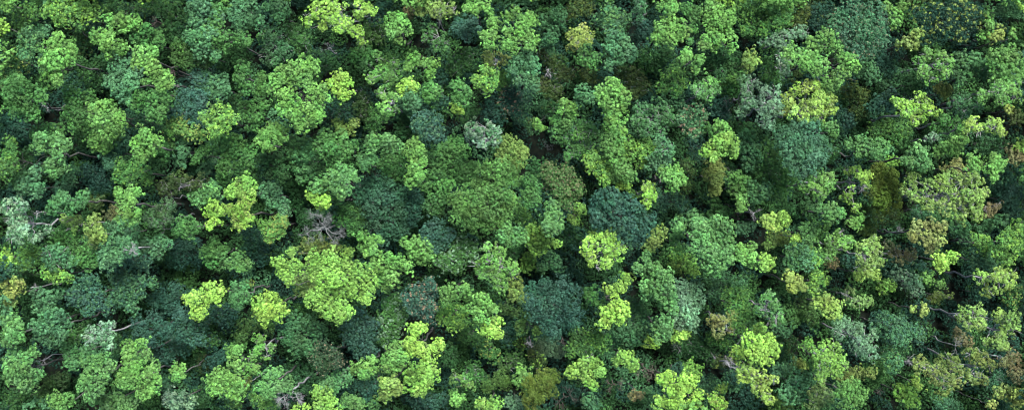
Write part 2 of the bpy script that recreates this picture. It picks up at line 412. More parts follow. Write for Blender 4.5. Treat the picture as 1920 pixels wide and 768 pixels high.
BLa 3 470,-100,35 400,-40,50 430,10,50 500,-20,50 470,50,40 600,-50,60 690,-60,60 780,-20,60 850,0,50 900,40,50 920,100,45 870,130,50 800,110,60 720,120,60 640,130,60 600,170,50 660,200,60 740,200,60 790,230,45 760,260,40 680,60,60 740,40,60 620,20,60 690,240,45 900,160,35 830,60,60 @the largest bright yellow-green tree
GYa 2 560,50,60 540,100,50 590,90,50
KTa 2 860,230,60 800,310,60 860,330,60 900,380,60 820,390,60 870,450,60 930,300,50 920,440,50
DSa 2 500,300,60 560,300,60 620,340,60 460,370,60 520,400,60 580,430,60 500,450,60
DSa 1 500,560,60 570,580,60 540,630,60 450,570,50
KOPf 3 660,440,60 640,500,60 700,510,60 740,500,50 650,550,40 700,450,50 @the mauve-grey round tree
GOa 1 230,310,50 300,300,50 210,370,50 350,310,50 200,410,40
Bl 3 300,380,35 290,440,40 340,440,25 340,480,30 380,420,25 270,470,25
Ba 3 150,450,45 190,440,35 170,520,50 230,540,50 270,550,35
Ba 3 60,600,55 30,620,45 120,590,50 110,650,50 60,660,50 160,620,45 190,650,45 170,690,50 @the bright tree near bottom left
Yl 2 220,630,35 240,615,25
BSa 3 350,590,45 390,570,45 330,650,50 400,650,50 460,640,45 360,680,40
BSs 2 270,710,50 310,740,50 370,750,50 160,750,50
Wb 3 430,710,70 500,715,50
GSa 3 680,620,50 740,600,50 720,650,50 790,590,45
LBa 3 630,680,45 680,700,50 700,740,50 640,750,40
Ba 3 840,550,40 900,520,45 930,500,35 890,570,40 940,540,35
GWs 2 1010,250,50 1020,310,60 1080,280,50 1040,350,50 1000,380,40 1030,200,50 1100,240,45 1070,160,40
Ba 3 1060,440,50 1030,490,50 1100,480,50 1010,530,40 1070,530,50
BYa 3 1000,630,40 1050,620,45 1020,680,45 1070,670,40 990,710,35
TKa 2 880,640,50 930,650,45 900,690,50
SBa 2 810,720,45 860,740,45 770,730,40 930,750,45
KGs 1 30,390,50 50,420,40
Yf 1 260,70,22
Ka 1 80,480,50 40,520,50
Wb 1 900,710,40
Wb 1 1000,440,35
#760 508
TPs 3 50,110,50 120,90,50 30,170,50 90,170,60 140,130,45 60,220,50 110,250,50 150,210,40 130,60,35 10,140,40 @the blue tree with peach flecks
GBa 3 220,110,40 270,120,50 330,100,40 220,160,45 340,140,35
Bs 2 230,220,50 320,220,40 250,290,50 300,290,50 200,260,40
Ba 3 420,150,45 440,180,45 390,210,45 420,240,50 480,210,35 500,220,25 400,275,35
La 3 510,270,35 450,310,40 480,340,40 430,340,30 490,300,40 520,350,30 @the lime tree lower middle
TKf 3 720,120,60 780,90,60 700,180,60 870,80,50 930,120,60 760,190,70 850,170,70 930,220,60 800,270,70 890,280,60 720,240,50 830,350,50 940,290,40 @the large dark teal dome
GYa 1 610,80,60 650,150,40 600,130,40
BOa 2 670,260,35 640,310,40 730,340,35
OWh 1 800,430,60 740,430,50 850,450,45
GDs 1 330,360,50 390,380,50
GYs 1 440,450,50 490,470,50 460,410,40
Da 1 240,450,50 270,510,50 220,510,40
Gl 1 370,540,50 390,590,45
Bl 2 280,600,35 330,600,35 350,640,35
Ba 2 260,690,30 280,720,40 315,710,25
BLa 2 420,740,35 480,750,50 510,740,30
SWa 1 580,720,40 620,750,50
Ba 2 640,560,35 670,580,40 630,610,40
Zh 2 700,620,50 760,600,60 820,600,50 740,680,60 700,730,60 790,650,50 @the feathery moss-green tree
ZGh 1 520,610,50 460,640,45 560,630,45
OGl 1 560,540,60 620,500,50
OLs 1 650,410,40 740,500,45 700,450,40
Gs 2 960,370,60 1040,370,60 1000,430,60 1080,430,60 930,440,50 1110,390,40
BLa 3 990,520,45 1050,520,50 1010,590,50 1080,560,40 1040,630,40 930,560,45
La 3 50,330,50 30,400,50 90,320,35 70,440,50 130,460,50 180,420,45 20,450,40 110,490,40
BLa 3 50,570,60 100,560,50 30,620,60 90,630,60 130,590,45 70,670,50 140,560,40 @the round green tree bottom middle
Ob 1 860,720,70 920,700,70
Sa 1 1020,730,50 1050,750,40
KTa 1 60,740,60 140,740,60 200,730,50
GOa 1 560,210,50 600,230,40
Ka 1 580,330,50 560,380,50
Ga 2 1070,190,40 1030,130,50
Wb 2 700,430,60
Wb 2 1020,480,45
Ob 1 880,400,40
#1140 508
BSa 3 230,10,50 290,20,50 330,20,40 220,80,50 290,80,60 340,90,45 240,130,50 310,140,60 360,150,40 340,190,50 370,220,40 220,-70,35 170,-20,35 250,-15,50 @the tall pale green tree
La 3 110,50,45 80,100,40 20,110,40 50,190,50 90,220,50 30,260,50 90,270,35 0,240,50 -20,290,40
BSa 3 310,280,45 280,310,45 320,340,45 290,370,45 340,300,40
La 1 230,395,40 270,405,30
SDf 2 140,200,60 200,220,60 130,300,60 190,310,60 80,340,60 150,370,60
SWf 2 420,100,60 480,110,60 430,170,60 500,180,60 450,240,60 410,280,50 470,290,50 @the hazy sage green tree
La 2 380,370,35 430,350,35 400,355,30
Gs 2 700,150,60 750,140,60 720,220,60 780,220,55 730,300,60
SDs 1 620,60,60 680,60,60 600,140,50 740,60,50
RYl 2 600,280,40 640,270,40 620,330,45 670,320,40 700,250,35 @the pinkish tan open tree
La 3 800,390,45 860,400,50 900,370,40 910,420,50 850,460,50 920,460,45 810,460,45 880,500,40 940,430,30 @the bright lime tree lower right
LBa 2 830,340,45 850,320,35
LBs 2 720,450,45 750,470,40
BSl 3 890,160,40 860,220,35 930,190,35 940,260,45 970,270,35 910,280,35 920,145,30
Ga 1 1010,230,50 1060,250,45 1030,280,50
Sa 1 960,320,50 1000,330,40
Ya 3 1010,40,35 1070,60,35 1030,100,35 1080,90,30 1040,30,30
GOa 1 1100,180,60 1150,220,60 1130,260,50
LYl 3 780,540,50 820,580,50 770,590,50 860,620,50 880,680,40 900,720,35 930,610,30 840,650,40
Wb 3 700,540,60
OYs 2 620,510,40 670,500,40
La 3 340,600,50 360,660,50 310,600,40 440,600,45 480,610,40 450,650,45 400,700,50 300,740,45 370,740,50 400,640,35 @the lime tree at the bottom
GLa 1 460,540,50 500,570,45
Ta 1 390,550,50
BLa 3 80,460,35 110,490,50 140,520,40 60,500,35 150,545,30
Ob 2 200,560,70 260,570,70 @the bare brown thicket tree
Ob 1 30,640,60 80,640,50
Ra 2 150,700,35 180,685,25
SDa 1 220,680,45 260,700,45
LYs 2 510,690,35 490,720,40 470,750,35
LYs 2 650,660,30 600,720,40 630,750,50
SKs 1 540,640,60 600,640,60
Ka 1 720,600,50
GLa 1 950,740,50 990,750,40
Sa 1 960,570,50 1000,540,40
Sa 2 1060,620,60 1130,610,60 1050,680,60 1120,680,60 1000,690,60
BLs 2 1120,410,40 1170,520,45 1155,480,40
Ya 1 1060,510,35 1090,530,30
Dl 1 420,430,60 500,430,60 560,470,60
Gs 1 600,380,50 650,400,45
DOs 1 970,400,60 1040,420,60
Sa 1 30,380,50 0,370,50
SDa 1 20,480,50 0,460,50
Wb 1 390,420,50
Wb 2 750,380,50
#1520 508
LYa 3 70,180,45 120,220,45 160,190,40 90,150,35 150,240,40 @the golden lime tree right
YSl 2 230,130,40 270,170,45 320,170,40
LYa 2 270,20,35 320,15,35 360,20,35
GLa 1 430,90,50 470,90,30
Bs 2 40,40,50 20,90,50 80,50,40
STs 2 440,280,60 500,300,60 400,320,60 560,340,60 480,370,60 620,370,50 @the wide blue-green tree lower right
Ss 2 440,460,60 520,450,60 460,520,60
SWl 3 200,300,50 260,330,50 320,360,60 280,420,60 340,450,60 180,350,40
BLl 3 100,440,50 150,430,50 60,500,50 120,500,60 190,520,50 90,570,45 80,605,35 160,560,40
YOa 2 290,570,40 340,560,40 230,580,40 190,600,30
Gf 1 380,620,45 400,570,40
GBf 3 200,650,55 260,660,60 230,720,60 290,710,55 180,700,45 @the fresh green dome bottom right
SYl 2 60,680,50 110,710,50 40,740,50
Ya 2 580,215,25 620,220,30 640,190,20
OYl 1 700,150,40 740,140,35 765,135,20
SWl 1 520,40,60 580,60,60 620,110,50
Ba 1 690,50,45 730,70,35
LYl 3 970,40,50 1030,50,55 1110,60,50 1020,110,45 1080,30,50 1150,20,40 @the yellow-lime right edge tree
Ka 1 950,120,60 1000,140,50
GYs 1 1140,160,50 1160,110,40
BYl 3 860,240,40 920,230,50 900,290,45 960,300,40 990,260,45
BYl 3 1080,260,45 1130,270,50 1150,330,45 1100,330,40 1060,390,50 1110,420,40 1010,400,30 @the yellow-green tree with white limbs
Ra 1 850,370,40 890,400,40 830,340,30
YOl 3 640,530,50 790,500,50 830,540,50 750,600,60 760,650,50 700,580,50 740,540,45 840,610,40 @the khaki tree lower right
OYl 3 920,470,45 970,500,50 910,590,50 960,600,50 1010,530,35
ORl 2 1080,510,35 1130,480,30
Ra 1 1150,500,60 1170,580,50
SKl 1 1030,620,50 1050,590,45
OYa 2 1080,680,50 1140,690,45
Ya 2 1160,690,45 1175,740,40
GLa 2 520,670,50 560,700,50 580,730,40
YLa 2 600,620,35 610,650,25
SKa 1 730,740,50 800,750,40
Ya 2 1000,735,35
Ka 1 1080,740,50
Wb 2 830,420,60
Wb 2 570,500,50
Ob 1 400,690,50
Ka 1 640,200,50 660,250,50
'''
SHEET = 2.955                      # survey sheet units per photo pixel
CAM_Z = 208.0
LENS = 34.0
HX = 18.0/LENS; HY = HX*0.4        # half frame per metre of distance
K = 36.0 / LENS / 1920.0           # metres per pixel and metre of distance
rng = np.random.default_rng(11)

scene = bpy.context.scene
col = scene.collection

COL = {  # leaf albedos; D and K lowered to hold some of the gaps' shade
 'L': (0.150, 0.290, 0.052), 'B': (0.084, 0.198, 0.048), 'G': (0.042, 0.114, 0.032), 'S': (0.047, 0.124, 0.054),
 'D': (0.019, 0.056, 0.019), 'O': (0.035, 0.062, 0.020), 'Y': (0.150, 0.215, 0.055), 'T': (0.030, 0.080, 0.053),
 'K': (0.014, 0.044, 0.028), 'W': (0.120, 0.210, 0.125), 'R': (0.092, 0.092, 0.044), 'Z': (0.056, 0.092, 0.018),
 'P': (0.17, 0.13, 0.085)}

# ---------------------------------------------------------------- materials
def leaf_material():
    m = bpy.data.materials.new('leaf'); m.use_nodes = True
    nt = m.node_tree; n = nt.nodes; n.clear()
    out = n.new('ShaderNodeOutputMaterial')
    at = n.new('ShaderNodeAttribute'); at.attribute_name = 'leaf_color'; at.attribute_type = 'GEOMETRY'
    p = n.new('ShaderNodeBsdfPrincipled'); p.inputs['Roughness'].default_value = 0.55
    p.inputs['Specular IOR Level'].default_value = 0.06
    tr = n.new('ShaderNodeBsdfTranslucent')
    hs = n.new('ShaderNodeHueSaturation'); hs.inputs['Hue'].default_value = 0.48
    hs.inputs['Saturation'].default_value = 1.1; hs.inputs['Value'].default_value = 1.1
    mx = n.new('ShaderNodeMixShader'); mx.inputs[0].default_value = 0.12
    l = nt.links
    l.new(at.outputs['Color'], p.inputs['Base Color']); l.new(at.outputs['Color'], hs.inputs['Color'])
    l.new(hs.outputs[0], tr.inputs['Color']); l.new(p.outputs[0], mx.inputs[1]); l.new(tr.outputs[0], mx.inputs[2])
    l.new(mx.outputs[0], out.inputs['Surface'])
    return m

def bark_material(name, c0, c1, scale=3.0):
    m = bpy.data.materials.new(name); m.use_nodes = True
    nt = m.node_tree; n = nt.nodes; p = n['Principled BSDF']; p.inputs['Roughness'].default_value = 0.9; p.inputs['Specular IOR Level'].default_value = 0.05
    tc = n.new('ShaderNodeTexCoord'); nz = n.new('ShaderNodeTexNoise'); nz.inputs['Scale'].default_value = scale
    nz.inputs['Detail'].default_value = 6
    r = n.new('ShaderNodeValToRGB'); r.color_ramp.elements[0].color = (*c0, 1); r.color_ramp.elements[1].color = (*c1, 1)
    r.color_ramp.elements[0].position = 0.35; r.color_ramp.elements[1].position = 0.65
    bp = n.new('ShaderNodeBump'); bp.inputs['Strength'].default_value = 0.6; bp.inputs['Distance'].default_value = 0.05
    l = nt.links
    l.new(tc.outputs['Object'], nz.inputs['Vector']); l.new(nz.outputs['Fac'], r.inputs['Fac'])
    l.new(r.outputs[0], p.inputs['Base Color']); l.new(nz.outputs['Fac'], bp.inputs['Height'])
    l.new(bp.outputs[0], p.inputs['Normal'])
    return m

LEAF = leaf_material()
BARK = bark_material('grey_bark', (0.045, 0.045, 0.042), (0.12, 0.12, 0.115))
PALE = bark_material('pale_bark', (0.12, 0.12, 0.125), (0.32, 0.32, 0.33))
DEAD = bark_material('weathered_wood', (0.08, 0.09, 0.085), (0.18, 0.195, 0.19))
BROWN = bark_material('brown_bark', (0.07, 0.055, 0.05), (0.16, 0.13, 0.12))
SHADED_SOIL = bark_material('shade_dark_litter', (0.003, 0.005, 0.004), (0.008, 0.011, 0.007), 0.8)  # far darker than moist soil: deep forest shade is put into the colour

# ---------------------------------------------------------------- geometry helpers
def unit(v):
    return v / np.maximum(np.linalg.norm(v, axis=1, keepdims=True), 1e-9)

def quads_object(name, V, C, mat, parent=None):
    """V (n,4,3) corner points of n leaves, C (n,3) their colours."""
    n = len(V)
    me = bpy.data.meshes.new(name)
    me.vertices.add(4*n); me.vertices.foreach_set('co', V.astype(np.float32).ravel())
    me.loops.add(4*n); me.loops.foreach_set('vertex_index', np.arange(4*n, dtype=np.int32))
    me.polygons.add(n); me.polygons.foreach_set('loop_start', np.arange(0, 4*n, 4, dtype=np.int32))
    a = me.attributes.new('leaf_color', 'FLOAT_COLOR', 'FACE')
    cc = np.ones((n, 4), np.float32); cc[:, :3] = np.clip(C, 0.004, 0.75); a.data.foreach_set('color', cc.ravel())
    me.update(calc_edges=True)
    me.materials.append(mat)
    o = bpy.data.objects.new(name, me); col.objects.link(o); o.parent = parent
    return o

def leaves(P, N, sa, sb):
    """leaf quads at P with normals N and half sizes sa, sb"""
    n = len(P)
    r = rng.normal(size=(n, 3)); t = unit(np.cross(N, r)); b = np.cross(N, t)
    sa = sa[:, None]; sb = sb[:, None]
    k = rng.uniform(-0.25, 0.25, (n, 1))
    return np.stack([P - t*sa, P - b*sb + t*sa*k, P + t*sa, P + b*sb + t*sa*k], axis=1)

def tufts(cen, nrm, rad, per, size, spread, shell=(0.82, 1.05)):
    """leaves on the upper side of small rounded tufts; returns V, tuft index"""
    m = len(cen); idx = np.repeat(np.arange(m), per)
    d = rng.normal(size=(m*per, 3)) + nrm[idx]*0.9 + np.array([0, 0, 0.55]); d = unit(d)
    rr = rad[idx]*rng.uniform(shell[0], shell[1], m*per)
    P = cen[idx] + d*rr[:, None]*np.array([1, 1, 0.8])
    N = unit(d + rng.normal(size=d.shape)*spread + np.array([0, 0, 0.25]))
    s = size*rng.uniform(0.65, 1.3, m*per)
    return leaves(P, N, s, s*rng.uniform(0.5, 0.8, m*per)), idx

def fib(n):
    i = np.arange(n) + rng.uniform(0, 1)
    z = 1 - (i+0.5)/n*1.30                       # from the top down to a little below the equator
    z = np.clip(z, -0.45, 1); ph = i*2.39996 + rng.uniform(0, 6.28)
    r = np.sqrt(1 - z*z)
    return np.stack([r*np.cos(ph), r*np.sin(ph), z], 1)

def tube_mesh(name, lines, mat, parent, sides=5):
    """lines: list of (points (k,3), radii (k,)) - one woody skeleton"""
    V = []; F = []; base = 0
    for P, R in lines:
        P = np.asarray(P, float); R = np.asarray(R, float); k = len(P)
        T = np.gradient(P, axis=0); T = unit(T)
        ref = np.array([0.3, 0.9, 0.1]) if abs(T[0][2]) > 0.8 else np.array([0., 0., 1.])
        A = unit(np.cross(T, ref)); B = np.cross(T, A)
        ph = np.arange(sides)/sides*2*math.pi
        ring = P[:, None] + R[:, None, None]*(A[:, None]*np.cos(ph)[None, :, None] + B[:, None]*np.sin(ph)[None, :, None])
        V.append(ring.reshape(-1, 3))
        for i in range(k-1):
            for j in range(sides):
                a = base+i*sides+j; b = base+i*sides+(j+1) % sides
                F.append((a, b, b+sides, a+sides))
        F.append(tuple(base+(k-1)*sides+j for j in range(sides)))
        base += k*sides
    me = bpy.data.meshes.new(name)
    me.from_pydata(np.concatenate(V).tolist(), [], F); me.update()
    me.polygons.foreach_set('use_smooth', [True]*len(F))
    me.materials.append(mat)
    o = bpy.data.objects.new(name, me); col.objects.link(o); o.parent = parent
    return o

def limb(a, b, r0, r1, k=5, wob=0.08, sag=0.0):
    a = np.asarray(a, float); b = np.asarray(b, float); L = np.linalg.norm(b-a)
    t = np.linspace(0, 1, k)[:, None]
    P = a + (b-a)*t
    w = rng.normal(size=(k, 3))*wob*L; w[0] = 0; w[-1] = 0
    P = P + w; P[:, 2] += (np.sin(t[:, 0]*math.pi))*sag*L
    return P, np.linspace(r0, r1, k)

# ---------------------------------------------------------------- crown builder
HABIT = {  # tuft radius m, tuft density, leaves per tuft, leaf half size, normal spread, coverage
 'a': (0.37, 0.80, 25, 0.115, 0.24, 0.96),
 'f': (0.33, 0.88, 17, 0.115, 0.42, 0.97),
 's': (0.34, 0.95, 16, 0.120, 0.60, 0.92),
 'l': (0.38, 1.05, 22, 0.120, 0.40, 0.84),
 'h': (0.42, 1.10, 30, 0.105, 0.80, 0.97),
}

def crown_geometry(lobes, habit, codes, storey):
    """lobes (n,4) x,y,z,r relative to the tree's base"""
    rt, dens, per, size, spread, cover = HABIT[habit]
    cols = [np.array(COL[c]) for c in codes]
    C0 = cols[0] if habit == 's' else np.mean(cols[:-1] if codes[-1] == 'P' else cols, axis=0)
    spk = cols[-1] if len(cols) > 1 else C0*np.array([1.9, 1.6, 1.2])
    if storey == 1: per = int(per*0.8)
    Vs = []; Cs = []
    for i, (x, y, z, r) in enumerate(lobes):
        n = max(7, int(dens*2.6*(r*r)/(rt*rt)))
        d = fib(n); d = unit(d + rng.normal(size=d.shape)*0.10)
        th = np.arctan2(d[:, 1], d[:, 0]); p1, p2, p3 = rng.uniform(0, 6.28, 3)
        wob = 1 + 0.15*np.sin(2*th+p1) + 0.13*np.sin(3*th+p2) + 0.11*np.sin(7*th+p3)
        # second bump scale: the boughs break into heads of about a metre
        hc = unit(fib(max(5, int(1.6*r*r/0.55))))
        dot = d @ hc.T; near = dot.argmax(1)
        ang = np.arccos(np.clip(dot.max(1), -1, 1)); spc = 1.5/math.sqrt(max(5, int(1.6*r*r/0.55)))*1.15
        bump = 1 - (0.42 if habit == 'f' else 0.34)*np.clip(ang/spc, 0, 1.3)**2
        hlev = rng.uniform(0.84, 1.10, len(hc))[near]
        rad = np.maximum(r - rt*0.75, r*0.55)*wob*bump*hlev*rng.uniform(0.95, 1.05, n)
        cen = np.array([x, y, z]) + d*rad[:, None]*np.array([1, 1, 0.82])
        # leave out tufts buried inside a neighbouring bough
        keep = np.ones(n, bool)
        for j, (X, Y, Z, R) in enumerate(lobes):
            if j == i: continue
            q = (cen - np.array([X, Y, Z]))/np.array([1, 1, 0.82])
            keep &= np.linalg.norm(q, axis=1) > R*0.66
        # gaps: whole heads and some single tufts missing
        gone = (rng.uniform(size=len(hc)) > cover)[near]
        keep &= ~gone & (rng.uniform(size=n) < (0.5+0.5*cover))
        cen = cen[keep]; dd = d[keep]; nn = near[keep]
        if not len(cen): continue
        out = (rng.uniform(size=(len(cen), 1)) < 0.10)*rng.uniform(0.2, 0.6, (len(cen), 1))
        cen = cen + dd*(rng.normal(size=(len(cen), 1))*0.17 + out)
        rads = rt*rng.uniform(0.65, 1.25, len(cen))
        V, idx = tufts(cen, dd, rads, per, size, spread)
        lobe_c = C0*(1+rng.normal()*0.12)*(1+rng.normal(size=3)*0.035)
        head_c = (1+rng.normal(size=(len(hc), 1))*0.12)*(1+rng.normal(size=(len(hc), 3))*0.04)
        tc = lobe_c*head_c[nn]*np.clip(1+rng.normal(size=(len(cen), 1))*0.19, 0.5, 1.7)
        if habit == 's':
            hot = rng.uniform(size=len(cen)) < (0.26 if 'P' not in codes else 0.10)
            tc[hot] = spk*rng.uniform(0.75, 1.1, (hot.sum(), 1))
        elif len(codes) > 1 and habit in 'af':
            hot = rng.uniform(size=len(cen)) < (0.10 if 'P' not in codes else 0.0)
            tc[hot] = (tc[hot] + spk)/2
        if codes == 'W':
            hot = rng.uniform(size=len(cen)) < 0.35
            tc[hot] = np.array(COL['S'])*rng.uniform(0.8, 1.3, (hot.sum(), 1))
        Cc = tc[idx]*(1+rng.normal(size=(len(idx), 1))*0.13)
        if 'P' in codes:
            hot = rng.uniform(size=len(idx)) < ({'G': 0.16, 'K': 0.09}[codes[0]] if 'OP' in codes else 0.06)
            Cc[hot] = np.array(COL['P'])*rng.uniform(0.6, 1.2, (hot.sum(), 1))
        if habit in 'as':                     # fresh yellow shoots at single leaves
            hot = rng.uniform(size=len(idx)) < 0.03
            Cc[hot] = Cc[hot]*np.array([1.6, 1.5, 1.0])
        Vs.append(V); Cs.append(Cc)
        # inner foliage that closes the bough
        if habit != 'l' or storey == 1:
            m = int(26*r*r) if habit != 'h' else int(34*r*r)
            dn = unit(rng.normal(size=(m, 3)) + np.array([0, 0, 0.3]))
            P = np.array([x, y, z]) + dn*(r*rng.uniform(0.2, 0.62, (m, 1)))*np.array([1, 1, 0.8])
            s = np.full(m, 0.20)*rng.uniform(0.7, 1.3, m)
            Vs.append(leaves(P, unit(dn+rng.normal(size=dn.shape)*0.6), s, s*0.7))
            Cs.append(np.tile(lobe_c, (m, 1))*(1+rng.normal(size=(m, 1))*0.12))
    V = np.concatenate(Vs); C = np.concatenate(Cs)
    return V, C

# ---------------------------------------------------------------- words for the labels
CW = {'L': 'bright lime green', 'B': 'bright green', 'G': 'mid green', 'S': 'cool sea green', 'D': 'dark green', 'O': 'dull olive',
      'Y': 'straw yellow', 'T': 'teal', 'K': 'very dark teal', 'W': 'silvery white', 'R': 'rusty brown', 'Z': 'mossy olive',
      'LB': 'light lime green', 'BL': 'light lime green', 'LY': 'yellowish lime', 'YL': 'yellowish lime', 'YB': 'yellowish green', 'BY': 'yellowish green',
      'GY': 'yellowish mid green', 'YG': 'yellowish mid green', 'BS': 'pale sea green', 'SB': 'pale sea green', 'BG': 'fresh green', 'GB': 'fresh green',
      'DS': 'dark sea green', 'SD': 'dark sea green', 'GS': 'cool mid green', 'SG': 'cool mid green', 'GD': 'deep green', 'DG': 'deep green',
      'OG': 'olive green', 'GO': 'olive green', 'TS': 'bluish green', 'ST': 'bluish green', 'KT': 'dark teal', 'TK': 'dark teal', 'TP': 'teal and pink',
      'KP': 'dark teal and pink', 'KY': 'dark teal and straw', 'RP': 'brown and pink', 'OR': 'brownish olive', 'RY': 'pinkish tan', 'YR': 'tan yellow',
      'SW': 'silvery green', 'WS': 'silvery green', 'SY': 'greyish yellow green', 'YS': 'greyish yellow green', 'OY': 'yellowish olive', 'YO': 'khaki',
      'DY': 'dark green and yellow', 'DO': 'dark olive', 'OD': 'dark olive', 'KS': 'dark blue green', 'SK': 'dark blue green', 'KD': 'blackish green',
      'DT': 'dark blue green', 'GL': 'light mossy green', 'LG': 'light mossy green', 'GW': 'green and cream', 'WK': 'dark green and cream', 'KG': 'blackish green',
      'GK': 'blackish green', 'KR': 'mauve grey green', 'OW': 'greyish olive', 'YO': 'khaki', 'OS': 'greyish olive', 'OL': 'yellowish olive', 'BO': 'olive green',
      'DZ': 'dark mossy olive', 'ZG': 'mossy olive', 'KO': 'blackish olive', 'TP': 'teal and pink', 'WY': 'cream', 'GBO': 'warm green', 'SP': 'green and pink', 'TSP': 'bluish green and pink', 'GOP': 'brownish', 'KOP': 'mauve grey'}
HW = {'a': 'billowy tree', 'f': 'dense tree', 's': 'mottled tree', 'l': 'open-crowned tree', 'b': 'leafless tree', 'h': 'feathery tree'}
NAME = {'a': 'broadleaf_tree', 'f': 'dense_crowned_tree', 's': 'mottled_tree', 'l': 'open_crowned_tree', 'b': 'leafless_tree', 'h': 'feathery_tree'}
CAT = {'a': 'tree', 'f': 'tree', 's': 'tree', 'l': 'tree', 'b': 'bare tree', 'h': 'tree'}
GRP = {'a': 'billowy broadleaf trees of the canopy', 'f': 'dense round crowned trees of the canopy', 's': 'mottled trees of the canopy',
       'l': 'open branching trees of the canopy', 'b': 'leafless trees among the green crowns', 'h': 'feathery mossy trees'}

trees = []
ox = oy = 0
for line in SURVEY.strip().splitlines():
    line = line.strip()
    if not line: continue
    if line[0] == '#':
        ox, oy = [float(v) for v in line[1:].split()]; continue
    ref = None
    if '@' in line: line, ref = [s.strip() for s in line.split('@')]
    tok = line.split()
    L = np.array([[float(v) for v in t.split(',')] for t in tok[2:]])
    L[:, :2] = L[:, :2]/SHEET + np.array([ox, oy]); L[:, 2] /= SHEET
    w = L[:, 2]**2
    c = (L[:, :2]*w[:, None]).sum(0)/w.sum()
    ext = (np.abs(L[:, :2]-c).max(1)+L[:, 2]).max()
    trees.append(dict(code=tok[0][:-1], habit=tok[0][-1], storey=int(tok[1]), L=L, c=c, ext=ext, area=float(w.sum()), ref=ref))

DIRS = ['to the right of', 'below and right of', 'below', 'below and left of', 'to the left of', 'above and left of', 'above', 'above and right of']
def sector(a, b):
    d = b-a; return int(round(math.atan2(d[1], d[0])/(math.pi/4))) % 8
land = [t for t in trees if t['ref']]
for t in trees:
    if t['habit'] == 'b':
        t['cw'] = 'brown' if t['code'] == 'O' else 'grey'
    else:
        t['cw'] = CW.get(t['code'], CW.get(t['code'][::-1])) or CW[t['code'][0]]
    t['key'] = (t['cw'], HW[t['habit']])
    e = t['ext']; t['size'] = 'small' if e < 28 else ('large' if e > 48 else 'medium')
ORD = ['nearest', 'second nearest', 'third nearest', 'fourth nearest']
for t in trees:
    if t['ref']:
        name = t['ref'][4:]
        t['label'] = f"{name}, with {t['size']} {t['cw']} {'limbs' if t['habit'] == 'b' else 'crown'}"
        continue
    best = None
    for u in land:
        s = sector(u['c'], t['c']); dist = np.hypot(*(u['c']-t['c']))
        if dist < 12: continue
        rank = sum(1 for v in trees if v is not t and v is not u and v['key'] == t['key'] and sector(u['c'], v['c']) == s and np.hypot(*(u['c']-v['c'])) < dist)
        if rank > 3: continue
        sc = rank*55 + dist
        if best is None or sc < best[0]: best = (sc, rank, s, u)
    if best is None: best = (0, 3, sector(land[0]['c'], t['c']), land[0])
    _, rank, s, u = best
    words = f"{t['size']} {t['cw']} {HW[t['habit']]}, {ORD[rank]} such {DIRS[s]} {u['ref']}"
    if len(words.split()) > 16: words = words.replace(' such', '').replace('to the right of', 'right of').replace('to the left of', 'left of')
    if len(words.split()) > 16: words = words.replace(t['size']+' ', '')
    if len(words.split()) > 16: words = words.replace(' and right', ' right').replace(' and left', ' left')
    t['label'] = words
seen = {}
for t in trees:
    seen.setdefault(t['label'].lower(), []).append(t)
for k, v in seen.items():
    if len(v) > 1: print('DUPLICATE LABEL', len(v), k)
for t in trees:
    if len(t['label'].split()) > 16: print('LONG', t['label'])

